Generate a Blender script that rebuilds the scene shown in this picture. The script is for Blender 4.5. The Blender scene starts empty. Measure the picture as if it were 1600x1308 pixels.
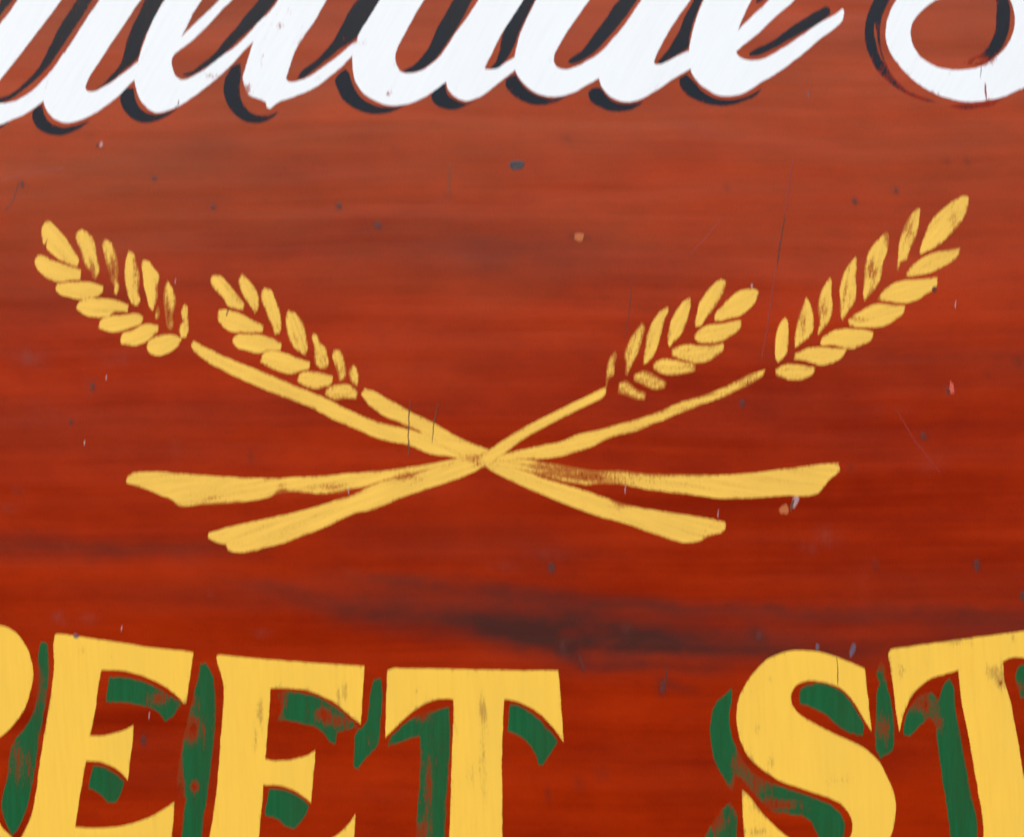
import bpy, math, random
import numpy as np
from mathutils import Vector, Matrix
from mathutils import noise as mnoise
from mathutils.geometry import delaunay_2d_cdt

random.seed(7)
sc = bpy.context.scene
C = sc.collection
U = 0.0005                     # metres of board per photograph pixel: the view is 0.8 m wide
TILT = math.radians(12.5)       # the sign leans forward, towards the viewer below
W, H = 1600.0, 1308.0
BX0, BX1, BY0, BY1 = -560.0, 2160.0, -420.0, 1720.0      # the board's extent in pixels
ROOT_Z = 1.45                  # height of the board's lower edge

# ------------------------------------------------------------------ camera
def px(x, y, d=0.0):
    """pixel -> point in the sign's own space; d metres proud of the face"""
    return Vector(((x - W / 2) * U, -d, (BY1 - y) * U))

ROOT_M = Matrix.Translation((0, 0, ROOT_Z)) @ Matrix.Rotation(TILT, 4, 'X')
LENS = 75.0
DIST = W * U * LENS / 36.0
cam = bpy.data.cameras.new('Camera')
cam.lens = LENS; cam.sensor_width = 36; cam.sensor_fit = 'HORIZONTAL'
cam.clip_start = 0.05; cam.clip_end = 500
cam.dof.use_dof = True
cam.dof.focus_distance = DIST * 0.86
cam.dof.aperture_ratio = 4.0
cam.dof.aperture_fstop = 3.6
cam_o = bpy.data.objects.new('Camera', cam); C.objects.link(cam_o)
cam_o.matrix_world = ROOT_M @ Matrix.Translation(px(W / 2, H / 2, DIST)) @ Matrix.Rotation(math.pi / 2, 4, 'X')
sc.camera = cam_o

# ------------------------------------------------------------------ sky, sun, exposure
SUN_EL, SUN_ROT = math.radians(48), math.radians(215)
world = bpy.data.worlds.new('World'); sc.world = world; world.use_nodes = True
wn = world.node_tree.nodes; wl = world.node_tree.links
sky = wn.new('ShaderNodeTexSky'); sky.sky_type = 'NISHITA'; sky.sun_disc = False
sky.sun_elevation = SUN_EL; sky.sun_rotation = SUN_ROT
sky.air_density = 1.0; sky.dust_density = 2.2; sky.ozone_density = 2.0
wl.new(sky.outputs['Color'], wn['Background'].inputs['Color'])
wn['Background'].inputs['Strength'].default_value = 0.15
sun = bpy.data.lights.new('Sun', 'SUN'); sun.energy = 0.7; sun.angle = math.radians(14); sun.color = (1.0, 0.96, 0.90)
sun_o = bpy.data.objects.new('Sun', sun); C.objects.link(sun_o)
sd = Vector((math.sin(SUN_ROT) * math.cos(SUN_EL), math.cos(SUN_ROT) * math.cos(SUN_EL), math.sin(SUN_EL)))
sun_o.rotation_euler = sd.to_track_quat('Z', 'Y').to_euler()
sun_o.location = (-2, -3, 5)
vs = sc.view_settings
vs.view_transform = 'Standard'; vs.look = 'None'; vs.gamma = 1.0; vs.use_curve_mapping = False
vs.exposure = 1.33
sc.cycles.use_denoising = True
sc.cycles.transparent_max_bounces = 8
sc.cycles.max_bounces = 3; sc.cycles.diffuse_bounces = 1; sc.cycles.glossy_bounces = 1; sc.cycles.caustics_reflective = False

# ------------------------------------------------------------------ materials
def new_mat(name):
    m = bpy.data.materials.new(name); m.use_nodes = True
    nt = m.node_tree; nt.nodes.clear()
    return m, nt

class NB:
    def __init__(s, nt): s.nt = nt
    def n(s, t, **kw):
        o = s.nt.nodes.new(t)
        for k, v in kw.items(): setattr(o, k, v)
        return o
    def put(s, sock, v):
        if hasattr(v, 'is_output') or isinstance(v, bpy.types.NodeSocket): s.nt.links.new(v, sock)
        else: sock.default_value = v
    def math(s, op, a, b=0.0, c=0.0, clamp=False):
        o = s.n('ShaderNodeMath', operation=op); o.use_clamp = clamp
        s.put(o.inputs[0], a); s.put(o.inputs[1], b); s.put(o.inputs[2], c)
        return o.outputs[0]
    def rng(s, v, a, b, c=0.0, d=1.0, smooth=False):
        o = s.n('ShaderNodeMapRange'); o.clamp = True
        if smooth: o.interpolation_type = 'SMOOTHSTEP'
        s.put(o.inputs['Value'], v); s.put(o.inputs['From Min'], a); s.put(o.inputs['From Max'], b)
        s.put(o.inputs['To Min'], c); s.put(o.inputs['To Max'], d)
        return o.outputs[0]
    def mix(s, f, a, b):
        o = s.n('ShaderNodeMix'); o.data_type = 'RGBA'
        s.put(o.inputs[0], f); s.put(o.inputs[6], a); s.put(o.inputs[7], b)
        return o.outputs[2]
    def mapping(s, vec, scale, loc=(0, 0, 0)):
        o = s.n('ShaderNodeMapping'); s.put(o.inputs['Vector'], vec)
        o.inputs['Scale'].default_value = scale; o.inputs['Location'].default_value = loc
        return o.outputs[0]
    def noise(s, vec, scale, detail=3.0, rough=0.55, dist=0.0):
        o = s.n('ShaderNodeTexNoise'); s.put(o.inputs['Vector'], vec)
        o.inputs['Scale'].default_value = scale; o.inputs['Detail'].default_value = detail
        o.inputs['Roughness'].default_value = rough; o.inputs['Distortion'].default_value = dist
        return o.outputs[0]
    def attr(s, name, out='Fac'):
        o = s.n('ShaderNodeAttribute', attribute_name=name); return o.outputs[out]

def col(r, g, b): return (r, g, b, 1.0)

def board_material():
    m, nt = new_mat('scumbled_red_board'); b = NB(nt)
    tc = b.n('ShaderNodeTexCoord').outputs['Object']
    # brushed graining: long horizontal streaks that wander a little
    warp = b.noise(tc, 2.2, 2.0)
    sep = b.n('ShaderNodeSeparateXYZ'); nt.links.new(tc, sep.inputs[0])
    z2 = b.math('ADD', sep.outputs[2], b.math('MULTIPLY', b.math('SUBTRACT', warp, 0.5), 0.028))
    cmb = b.n('ShaderNodeCombineXYZ'); nt.links.new(sep.outputs[0], cmb.inputs[0]); nt.links.new(z2, cmb.inputs[2])
    v = cmb.outputs[0]
    broad = b.rng(b.noise(b.mapping(v, (1.3, 1, 14)), 1.0, 2.0), 0.32, 0.68)
    streak = b.rng(b.noise(b.mapping(v, (2.2, 1, 42), (3, 0, 1)), 1.0, 3.0, 0.55), 0.30, 0.70)
    fine = b.rng(b.noise(b.mapping(v, (4, 1, 260), (1, 0, 7)), 1.0, 4.0, 0.65), 0.28, 0.72)
    mott = b.rng(b.noise(b.mapping(tc, (16, 16, 30), (5, 2, 3)), 1.0, 4.0, 0.6), 0.3, 0.7)
    grain = b.noise(tc, 900, 2.0, 0.7)
    t = b.math('ADD', b.math('MULTIPLY', broad, 0.36), b.math('MULTIPLY', streak, 0.24))
    t = b.math('ADD', t, b.math('MULTIPLY', fine, 0.17))
    t = b.math('ADD', t, b.math('MULTIPLY', mott, 0.26))
    t = b.rng(t, 0.22, 0.80)
    c = b.mix(t, col(0.218, 0.0095, 0.0004), col(0.375, 0.0235, 0.0012))
    # scattered brown bloom
    bl = b.rng(b.noise(b.mapping(v, (3, 1, 13), (9, 0, 2)), 1.0, 4.0, 0.6), 0.54, 0.78, 0, 0.50)
    c = b.mix(bl, c, col(0.150, 0.0110, 0.0040))
    pores = b.rng(b.noise(b.mapping(tc, (75, 1, 620), (6, 0, 3)), 1.0, 3.0, 0.7), 0.54, 0.74, 0, 0.38)      # short open pores of the wood
    c = b.mix(pores, c, col(0.120, 0.0075, 0.0012))
    # the red turns paler and more orange towards the top, broken into streaks
    pale_t = b.attr('top_pale')
    pale_n = b.rng(b.noise(b.mapping(v, (5, 1, 22), (4, 0, 6)), 1.0, 4.0, 0.6), 0.25, 0.75, 0.72, 1.22)
    c = b.mix(b.math('MULTIPLY', b.math('MULTIPLY', pale_t, pale_n), 0.060), c, col(0.60, 0.38, 0.14))
    # grime smudges (their own shapes, broken up by brushing)
    st = b.attr('stain')
    br = b.rng(b.noise(b.mapping(tc, (18, 1, 40), (2, 0, 4)), 1.0, 5.0, 0.62), 0.28, 0.72, 0.62, 1.35)
    st = b.math('MULTIPLY', st, br, clamp=True)
    c = b.mix(b.math('MULTIPLY', st, 0.95), c, col(0.046, 0.0125, 0.0090))
    du = b.attr('dust')
    du = b.math('MULTIPLY', du, b.rng(b.noise(b.mapping(tc, (120, 1, 60)), 1.0, 4.0, 0.65), 0.35, 0.65, 0.1, 1.2), clamp=True)
    c = b.mix(b.math('MULTIPLY', du, 0.42), c, col(0.22, 0.060, 0.045))
    hsv = b.n('ShaderNodeHueSaturation'); nt.links.new(c, hsv.inputs['Color'])
    nt.links.new(b.rng(grain, 0.25, 0.75, 0.80, 1.20), hsv.inputs['Value'])
    p = b.n('ShaderNodeBsdfPrincipled'); nt.links.new(hsv.outputs[0], p.inputs['Base Color'])
    rg = b.math('ADD', b.rng(streak, 0, 1, 0.15, 0.21), b.math('MULTIPLY', st, 0.10))
    nt.links.new(rg, p.inputs['Roughness']); p.inputs['IOR'].default_value = 1.50
    h = b.math('ADD', b.math('MULTIPLY', fine, 0.5), b.math('MULTIPLY', grain, 0.5))
    bp = b.n('ShaderNodeBump'); bp.inputs['Strength'].default_value = 0.08; bp.inputs['Distance'].default_value = 0.0004
    nt.links.new(h, bp.inputs['Height'])
    wav = b.noise(b.mapping(v, (2.5, 1, 22), (7, 0, 9)), 1.0, 2.0, 0.5)          # the sheet is not quite flat
    bw = b.n('ShaderNodeBump'); bw.inputs['Strength'].default_value = 1.0; bw.inputs['Distance'].default_value = 0.0008
    nt.links.new(wav, bw.inputs['Height']); nt.links.new(bw.outputs[0], bp.inputs['Normal'])
    nt.links.new(bp.outputs[0], p.inputs['Normal'])
    o = b.n('ShaderNodeOutputMaterial'); nt.links.new(p.outputs[0], o.inputs[0])
    return m

def paint_material(name, c0, c1, cthin, rough=0.18, thin=0.35, ior=1.50, rim=0.25, tonal=1.0, under=col(0.30, 0.016, 0.002)):
    """brushed sign enamel; 'wear' uncovers what lies under it, streaks run along the brush"""
    m, nt = new_mat(name); b = NB(nt)
    tc = b.n('ShaderNodeTexCoord').outputs['Object']
    bv = b.attr('brush', 'Vector'); w = b.attr('wear')
    streak = b.rng(b.noise(b.mapping(bv, (0.012, 0.16, 1)), 1.0, 3.0, 0.6), 0.28, 0.72)
    patch = b.rng(b.noise(b.mapping(bv, (0.05, 0.10, 1), (4, 4, 4)), 1.0, 4.0, 0.65), 0.28, 0.72)
    tooth = b.rng(b.noise(b.mapping(tc, (620, 620, 480)), 1.0, 2.0, 0.6), 0.28, 0.72)
    nz = b.math('ADD', b.math('MULTIPLY', streak, 0.36), b.math('MULTIPLY', patch, 0.24))
    nz = b.math('ADD', nz, b.math('MULTIPLY', tooth, 0.40))
    # dry brush: the film breaks up into fine specks, most along its rim and where it is rubbed
    ed = b.math('MULTIPLY', b.math('SUBTRACT', 1.0, b.attr('edge')), rim)
    lo = b.math('SUBTRACT', b.math('ADD', b.math('MULTIPLY', w, 1.08), ed), 0.13)
    la = b.math('SUBTRACT', b.math('MULTIPLY', w, 1.08), 0.27)
    a = b.rng(nz, b.math('SUBTRACT', la, 0.04), b.math('ADD', la, 0.04), 0, 1, True)
    sheer = b.rng(nz, lo, b.math('ADD', lo, 0.36), 1, 0, True)            # thin, see-through coat: the red underneath shows in its colour
    c = b.mix(streak, c0, c1)
    soft = b.rng(b.math('ADD', b.math('SUBTRACT', 0.55, nz), b.math('MULTIPLY', w, 0.9)), 0.10, 0.62)
    c = b.mix(b.math('MULTIPLY', soft, thin), c, cthin)
    tone = b.rng(b.noise(b.mapping(tc, (11, 11, 7), (3, 1, 5)), 1.0, 4.0, 0.6), 0.42, 0.72, 0, 0.30)
    c = b.mix(b.math('MULTIPLY', tone, tonal), c, cthin)
    c = b.mix(b.math('MULTIPLY', sheer, 0.78), c, under)
    p = b.n('ShaderNodeBsdfPrincipled'); nt.links.new(c, p.inputs['Base Color'])
    p.inputs['Roughness'].default_value = rough; p.inputs['IOR'].default_value = ior
    nt.links.new(a, p.inputs['Alpha'])
    bp = b.n('ShaderNodeBump'); bp.inputs['Strength'].default_value = 0.08; bp.inputs['Distance'].default_value = 0.0003
    nt.links.new(b.math('ADD', streak, b.math('MULTIPLY', tooth, 0.3)), bp.inputs['Height'])
    nt.links.new(bp.outputs[0], p.inputs['Normal'])
    o = b.n('ShaderNodeOutputMaterial'); nt.links.new(p.outputs[0], o.inputs[0])
    return m

def plain_material(name, c0, c1, rough=0.25):
    m, nt = new_mat(name); b = NB(nt)
    tc = b.n('ShaderNodeTexCoord').outputs['Object']
    f = b.rng(b.noise(tc, 420, 4.0, 0.65), 0.3, 0.7)
    p = b.n('ShaderNodeBsdfPrincipled'); nt.links.new(b.mix(f, c0, c1), p.inputs['Base Color'])
    p.inputs['Roughness'].default_value = rough
    o = b.n('ShaderNodeOutputMaterial'); nt.links.new(p.outputs[0], o.inputs[0])
    return m

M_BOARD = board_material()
M_WHITE = paint_material('white_enamel', col(0.80, 0.81, 0.785), col(0.83, 0.84, 0.81), col(0.66, 0.64, 0.62), thin=0.09, rim=0.18, tonal=0.35)
M_BLACK = paint_material('black_enamel', col(0.004, 0.010, 0.019), col(0.007, 0.014, 0.024), col(0.024, 0.014, 0.014), thin=0.30, ior=1.39)
M_YELLOW = paint_material('yellow_enamel', col(0.86, 0.490, 0.060), col(0.89, 0.525, 0.066), col(0.70, 0.44, 0.075), thin=0.20, rim=0.30, tonal=1.2, under=col(0.44, 0.235, 0.045))
M_WHEAT = paint_material('wheat_yellow_enamel', col(0.80, 0.455, 0.074), col(0.89, 0.525, 0.086), col(0.58, 0.34, 0.062), thin=0.50, rim=0.40)
M_GREEN = paint_material('green_enamel', col(0.0090, 0.086, 0.026), col(0.013, 0.110, 0.036), col(0.034, 0.052, 0.016), thin=0.50, rim=0.26, tonal=1.3)
M_DARK = plain_material('dark_dent', col(0.030, 0.027, 0.030), col(0.075, 0.060, 0.062))
M_BROWN = plain_material('brown_speck', col(0.085, 0.020, 0.016), col(0.14, 0.030, 0.022))
M_PALE = plain_material('pale_chip', col(0.30, 0.12, 0.11), col(0.52, 0.34, 0.32))
M_ORANGE = plain_material('orange_chip', col(0.42, 0.10, 0.030), col(0.48, 0.14, 0.045))
M_PINK = plain_material('pink_chip', col(0.55, 0.07, 0.04), col(0.60, 0.12, 0.08))
M_BLUEG = plain_material('blue_grey_chip', col(0.09, 0.045, 0.055), col(0.17, 0.11, 0.14))
M_LINE = plain_material('crack_shadow', col(0.060, 0.030, 0.016), col(0.14, 0.065, 0.030), 0.3)
M_FAINT = plain_material('faint_scratch', col(0.22, 0.018, 0.010), col(0.27, 0.030, 0.018), 0.3)

# ------------------------------------------------------------------ helpers
REG = dict(A=(0, 0, 4.0), B=(350, 0, 4.0), Cc=(650, 0, 4.0), D=(950, 0, 4.0), E=(1200, 0, 4.0),
           F=(0, 960, 3.7575), G=(250, 960, 3.7575), Hh=(550, 960, 3.7575), I=(1050, 960, 3.7575), J=(1300, 960, 3.76),
           K1=(30, 320, 5.03), K2=(300, 400, 5.03), K3=(920, 410, 5.03), K4=(1190, 290, 4.088),
           S5=(180, 520, 3.634), S6=(520, 560, 3.636), S7=(900, 560, 3.636), P=(0, 0, 1.0))
def R(reg, pts):
    x0, y0, s = REG[reg]
    return [(x0 + x / s, y0 + y / s) for x, y in pts]

def smooth(pts, step=3.0, corner=58.0, wob=0.5, seed=0.0):
    """closed outline -> dense hand-drawn outline: smooth where it bends gently, sharp at its corners"""
    P = [np.array(p, float) for p in pts]; n = len(P)
    tan = []
    sl = [min(np.hypot(*(P[i] - P[i - 1])), np.hypot(*(P[(i + 1) % n] - P[i]))) for i in range(n)]
    for i in range(n):
        a = P[i] - P[i - 1]; c = P[(i + 1) % n] - P[i]
        la, lc = np.hypot(*a), np.hypot(*c)
        ca = np.dot(a, c) / max(la * lc, 1e-9)
        ang = math.degrees(math.acos(max(-1, min(1, ca))))
        if ang > corner: tan.append(None)
        else:
            t = a / max(la, 1e-9) + c / max(lc, 1e-9)
            tan.append(t / max(np.hypot(*t), 1e-9))
    out = []
    for i in range(n):
        p, q = P[i], P[(i + 1) % n]; L = np.hypot(*(q - p)); d = (q - p) / max(L, 1e-9)
        t0 = tan[i] if tan[i] is not None else d
        t1 = tan[(i + 1) % n] if tan[(i + 1) % n] is not None else d
        k = max(1, int(round(L / step)))
        for j in range(k):
            u = j / k
            m0 = min(L, 1.8 * min(L, sl[i])); m1 = min(L, 1.8 * min(L, sl[(i + 1) % n]))
            h00 = 2*u**3 - 3*u**2 + 1; h10 = u**3 - 2*u**2 + u; h01 = -2*u**3 + 3*u**2; h11 = u**3 - u**2
            out.append(h00 * p + h10 * m0 * t0 + h01 * q + h11 * m1 * t1)
    res = []
    for o in out:
        v1 = Vector((o[0] * 0.055, o[1] * 0.055, seed)); v2 = Vector((o[0] * 0.28, o[1] * 0.28, seed + 9))
        dx = mnoise.noise(v1) * 1.3 + mnoise.noise(v2) * 0.9
        dy = mnoise.noise(v1 + Vector((31, 7, 3))) * 1.3 + mnoise.noise(v2 + Vector((11, 5, 8))) * 0.9
        comb = mnoise.noise(Vector((o[0] * 0.30, seed + 3, o[1] * 0.02))) * 1.6 * max(0, wob - 0.5) * 3
        res.append((o[0] + dx * wob, o[1] + dy * wob + comb))
    return res

def inside(loops, X, Y):
    r = np.zeros(X.shape, bool)
    for lp in loops:
        a = np.array(lp); b = np.roll(a, -1, 0)
        for (x1, y1), (x2, y2) in zip(a, b):
            if y1 == y2: continue
            hit = ((y1 > Y) != (y2 > Y)) & (X < (x2 - x1) * (Y - y1) / (y2 - y1) + x1)
            r ^= hit
    return r

# places where the paint is thin or rubbed: x, y, radius x, radius y, strength
WEAR = [(875, 738, 40, 13, .44), (925, 744, 34, 14, .48), (985, 742, 45, 14, .28), (1050, 745, 60, 20, .16), (838, 728, 30, 8, .20),
        (1172, 598, 34, 20, .24), (1110, 618, 60, 26, .12), (1000, 655, 60, 24, .06),
        (437, 38, 7, 9, .46), (423, 40, 4, 5, .36), (452, 18, 6, 8, .30), (386, 140, 8, 12, .50), (410, 95, 5, 14, .36), (494, 121, 4, 5, .62),
        (330, 118, 16, 5, .30), (284, 32, 5, 12, .26), (470, 70, 8, 20, .22), (560, 66, 22, 5, .34), (606, 145, 8, 6, .5),
        (130, 1018, 4, 9, .55), (405, 1112, 6, 22, .52), (398, 1158, 5, 22, .40), (535, 1085, 12, 20, .42), (480, 1076, 5, 8, .4),
        (755, 1180, 7, 110, .34), (738, 1215, 5, 20, .36), (718, 1140, 6, 10, .34), (652, 1080, 3, 9, .50), (755, 1110, 5, 18, .4),
        (1552, 1050, 16, 14, .52), (1410, 1048, 5, 12, .52), (1562, 1068, 6, 10, .62), (1500, 1006, 30, 6, .36), (1582, 1000, 4, 14, .5),
        (1203, 1060, 4, 8, .52), (1265, 1055, 5, 12, .34), (1205, 1190, 10, 10, .40), (1310, 1220, 26, 14, .30), (1180, 1300, 20, 8, .45), (1180, 1140, 12, 12, .3),
        (300, 1095, 12, 14, .42), (298, 1138, 22, 24, .62), (281, 1205, 6, 60, .52), (275, 1240, 16, 16, .50), (304, 1228, 7, 8, .72), (248, 1092, 22, 12, .58),
        (505, 1116, 14, 11, .68), (440, 1095, 10, 25, .44), (530, 1128, 25, 12, .46), (66, 1080, 10, 50, .38), (30, 1190, 18, 40, .42),
        (1160, 1190, 18, 22, .55), (1182, 1225, 26, 20, .46), (1215, 1258, 40, 11, .58), (1120, 1285, 22, 26, .46), (1148, 1240, 10, 20, .4),
        (1442, 1100, 22, 18, .62), (1466, 1130, 10, 18, .5), (1380, 1140, 12, 26, .46), (1383, 1045, 10, 18, .46), (1590, 1075, 10, 14, .48),
        (660, 1115, 14, 16, .48), (670, 1230, 10, 70, .40), (658, 1300, 14, 20, .5), (580, 1160, 14, 20, .22),
        (1532, 95, 22, 9, .62), (1510, 97, 20, 7, .6), (1395, 122, 34, 24, .26), (1440, 150, 30, 10, .36), (1488, 164, 14, 7, .3), (1550, 162, 20, 8, .3),
        (972, 783, 16, 14, .46), (1105, 832, 18, 12, .14), (520, 765, 40, 10, .36), (440, 768, 10, 14, .42), (340, 788, 40, 8, .34), (640, 745, 26, 12, .36), (745, 722, 14, 10, .4),
        (175, 425, 8, 22, .62), (144, 420, 8, 14, .34), (250, 470, 10, 34, .40), (264, 490, 8, 26, .48), (213, 430, 7, 30, .32),
        (1362, 420, 8, 18, .42), (1385, 375, 4, 14, .4), (1285, 480, 7, 18, .36), (1325, 460, 8, 26, .26), (1420, 362, 12, 22, .28), (1255, 505, 8, 24, .24),
        (1370, 462, 6, 8, .5), (1340, 498, 12, 5, .45), (1490, 345, 8, 26, .28)]
def wear_at(x, y, base):
    w = base
    for wx, wy, rx, ry, s in WEAR:
        d = ((x - wx) / rx) ** 2 + ((y - wy) / ry) ** 2
        if d < 5: w += s * math.exp(-d)
    return min(w, 1.0)

SEED = [0]
def paint(name, outer, mat, parent, d, holes=(), wear=0.0, axis=(0, 1), wob=0.5, th=0.00003, grid=7.0, edge=3.5):
    """one brushed area: a film of paint th thick on the face at height d, its rim closed down to the surface"""
    SEED[0] += 1; sd_ = SEED[0] * 3.7
    loops = [smooth(l, wob=wob, seed=sd_) for l in (outer,) + tuple(holes)]
    pts = []; edges = []
    for l in loops:
        k = len(pts); pts += l; n = len(l)
        edges += [(k + i, k + (i + 1) % n) for i in range(n)]
    a = np.array(loops[0]); x0, y0 = a.min(0); x1, y1 = a.max(0)
    gx, gy = np.meshgrid(np.arange(x0 + 3, x1, grid), np.arange(y0 + 3, y1, grid))
    gx = gx + (np.arange(gx.shape[0])[:, None] % 2) * grid * 0.5
    gx, gy = gx.ravel(), gy.ravel()
    if len(gx):
        m = inside(loops, gx, gy)
        pts += list(zip(gx[m], gy[m]))
    vv, ee, ff, *_ = delaunay_2d_cdt([Vector(p) for p in pts], edges, [], 0, 1e-5)
    V = np.array([(v.x, v.y) for v in vv])
    F = np.array([f for f in ff if len(f) == 3])
    cen = V[F].mean(1)
    F = F[inside(loops, cen[:, 0], cen[:, 1])]
    # orient to face the viewer (-Y)
    A = V[F]; cr = (A[:, 1, 0]-A[:, 0, 0])*(A[:, 2, 1]-A[:, 0, 1]) - (A[:, 1, 1]-A[:, 0, 1])*(A[:, 2, 0]-A[:, 0, 0])
    F[cr > 0] = F[cr > 0][:, ::-1]
    cnt = {}
    for f in F:
        for i in range(3):
            e = (int(f[i]), int(f[(i + 1) % 3])); cnt[e] = 1
    rim = [e for e in cnt if (e[1], e[0]) not in cnt]
    ctr = V[np.unique(F)].mean(0)
    verts = [px(x, y, d + th) - px(ctr[0], ctr[1], 0) for x, y in V]
    faces = [tuple(int(i) for i in f) for f in F]
    low = {}
    pos = [tuple(p) for p in V]
    for e in rim:
        for i in e:
            if i not in low:
                low[i] = len(verts); verts.append(px(V[i][0], V[i][1], d) - px(ctr[0], ctr[1], 0)); pos.append(tuple(V[i]))
        faces.append((e[1], e[0], low[e[0]], low[e[1]]))
    me = bpy.data.meshes.new(name); me.from_pydata([tuple(v) for v in verts], [], faces); me.update()
    L = math.hypot(*axis); ax, ay = axis[0] / L, axis[1] / L
    OL = np.array([q for l in loops for q in l])
    ev = np.array([min(1.0, math.sqrt(((OL - np.array(q)) ** 2).sum(1).min()) / edge) for q in pos], np.float32)
    me.attributes.new('edge', 'FLOAT', 'POINT').data.foreach_set('value', ev)
    wa = me.attributes.new('wear', 'FLOAT', 'POINT'); ba = me.attributes.new('brush', 'FLOAT_VECTOR', 'POINT')
    wv = np.empty(len(pos), np.float32); bv = np.empty((len(pos), 3), np.float32)
    for i, (x, y) in enumerate(pos):
        wv[i] = wear_at(x, y, wear); bv[i] = (x * ax + y * ay, -x * ay + y * ax, sd_)
    wa.data.foreach_set('value', wv); ba.data.foreach_set('vector', bv.ravel())
    me.materials.append(mat)
    o = bpy.data.objects.new(name, me); C.objects.link(o); o.parent = parent
    loc = px(ctr[0], ctr[1], 0)
    o.location = loc - (Vector(parent['origin']) if 'origin' in parent else Vector())
    o['origin'] = tuple(loc)
    return o

# ------------------------------------------------------------------ the sign
sign = bpy.data.objects.new('sign_board', None); C.objects.link(sign)
sign.matrix_world = ROOT_M
sign['label'] = 'red-brown painted wooden sign with white script, crossed wheat ears and yellow letters'
sign['category'] = 'sign'

# grime smudges: polyline of x, y, half height, strength
STAINS = [
 [(520, 935, 20, .08), (620, 950, 24, .28), (720, 964, 28, .46), (800, 976, 33, .66), (880, 986, 35, .84), (960, 992, 33, .80), (1040, 998, 30, .64), (1150, 1006, 26, .40), (1300, 1008, 22, .22), (1420, 995, 20, .08)],
 [(330, 898, 9, .10), (420, 922, 12, .36), (520, 945, 16, .55), (620, 958, 18, .60), (720, 968, 18, .62), (800, 980, 17, .82), (870, 990, 19, .96), (950, 996, 17, .92), (1020, 1002, 13, .82), (1090, 1012, 12, .74), (1180, 1018, 13, .62), (1300, 1026, 16, .48), (1400, 1016, 16, .40), (1500, 1000, 14, .30), (1640, 985, 14, .28)],
 [(880, 1022, 9, .5), (910, 1036, 6, .62), (960, 1038, 6, .50), (1020, 1040, 5, .50), (1080, 1043, 5, .38), (1140, 1046, 5, .15)],
 [(480, 900, 10, .15), (600, 908, 11, .42), (720, 920, 12, .48), (820, 932, 11, .45), (930, 940, 9, .50), (1020, 946, 9, .52), (1120, 955, 9, .44), (1250, 964, 10, .50), (1400, 962, 12, .46), (1600, 966, 12, .48)],
 [(-40, 852, 14, .36), (90, 856, 13, .46), (200, 860, 12, .46), (320, 858, 10, .30), (420, 862, 8, .1)],
 [(90, 915, 9, .1), (200, 925, 9, .26), (330, 930, 9, .38), (450, 938, 8, .3)],
 [(540, 842, 14, .12), (680, 850, 16, .28), (800, 856, 16, .26), (900, 870, 12, .2), (1000, 880, 12, .05)],
 [(1180, 928, 18, .1), (1300, 930, 20, .24), (1450, 928, 22, .30), (1620, 930, 22, .36)],
 [(140, 224, 10, .05), (230, 230, 12, .20), (340, 236, 12, .22), (450, 240, 10, .08)],
 [(1040, 200, 7, .1), (1090, 205, 7, .30), (1160, 208, 7, .2)],
 [(420, 395, 8, .1), (520, 400, 9, .30), (600, 402, 8, .24), (760, 410, 12, .28), (860, 400, 12, .1)],
 [(-30, 425, 14, .1), (60, 478, 12, .22), (200, 470, 10, .18)],
 [(760, 415, 16, .1), (900, 418, 18, .22), (1020, 420, 14, .26), (1200, 425, 16, .16), (1330, 410, 12, .1)],
 [(-30, 652, 10, .30), (120, 655, 10, .28), (300, 658, 10, .25), (480, 655, 10, .1)],
 [(1200, 560, 8, .1), (1350, 555, 9, .22), (1500, 556, 9, .25), (1640, 560, 9, .24)],
 [(1100, 635, 10, .1), (1200, 640, 12, .25), (1350, 650, 12, .12)],
 [(-30, 690, 10, .2), (90, 690, 10, .28), (260, 700, 10, .24), (420, 700, 9, .1)],
 [(600, 530, 9, .1), (760, 535, 12, .20), (900, 545, 12, .1)],
 [(330, 380, 18, .05), (600, 372, 22, .20), (760, 378, 24, .34), (900, 390, 22, .22), (1050, 395, 20, .05)],
 [(1090, 1085, 4, .1), (1035, 1068, 7, .55), (1028, 1082, 5, .5)],
 [(1180, 990, 8, .5), (1186, 996, 8, .45)],
 [(1200, 952, 5, .45), (1225, 953, 5, .3)],
]
BLOTS = [(530, 322, 5, 6, .75), (590, 352, 6, 7, .70), (333, 324, 5, 6, .45), (35, 288, 4, 6, .60), (241, 278, 5, 6, .38), (615, 233, 6, 6, .25), (1135, 292, 5, 6, .40),
         (1335, 314, 4, 6, .60), (1400, 298, 4, 6, .40), (1478, 252, 5, 7, .34), (1512, 254, 6, 7, .30), (885, 216, 8, 5, .34), (700, 305, 10, 7, .32), (895, 370, 10, 9, .50),
         (915, 371, 9, 8, .45), (110, 660, 5, 6, .50), (145, 604, 5, 8, .55), (1160, 630, 6, 8, .55), (1443, 682, 7, 8, .60), (862, 886, 8, 12, .60), (845, 872, 8, 8, .35), (1525, 885, 5, 9, .85), (1598, 932, 4, 7, .9),
         (1370, 886, 5, 8, .50), (1205, 740, 4, 5, .3), (392, 714, 5, 9, .40), (28, 768, 6, 5, .3), (1590, 565, 9, 9, .55), (1545, 585, 5, 7, .35), (5, 625, 4, 6, .5), (1330, 730, 5, 6, .4), (1065, 385, 14, 8, .18), (140, 213, 5, 6, .35), (855, 1135, 9, 12, .22), (905, 1225, 8, 10, .34), (940, 1208, 10, 12, .28), (856, 1242, 4, 12, .42), (225, 1155, 6, 14, .3)]
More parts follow.
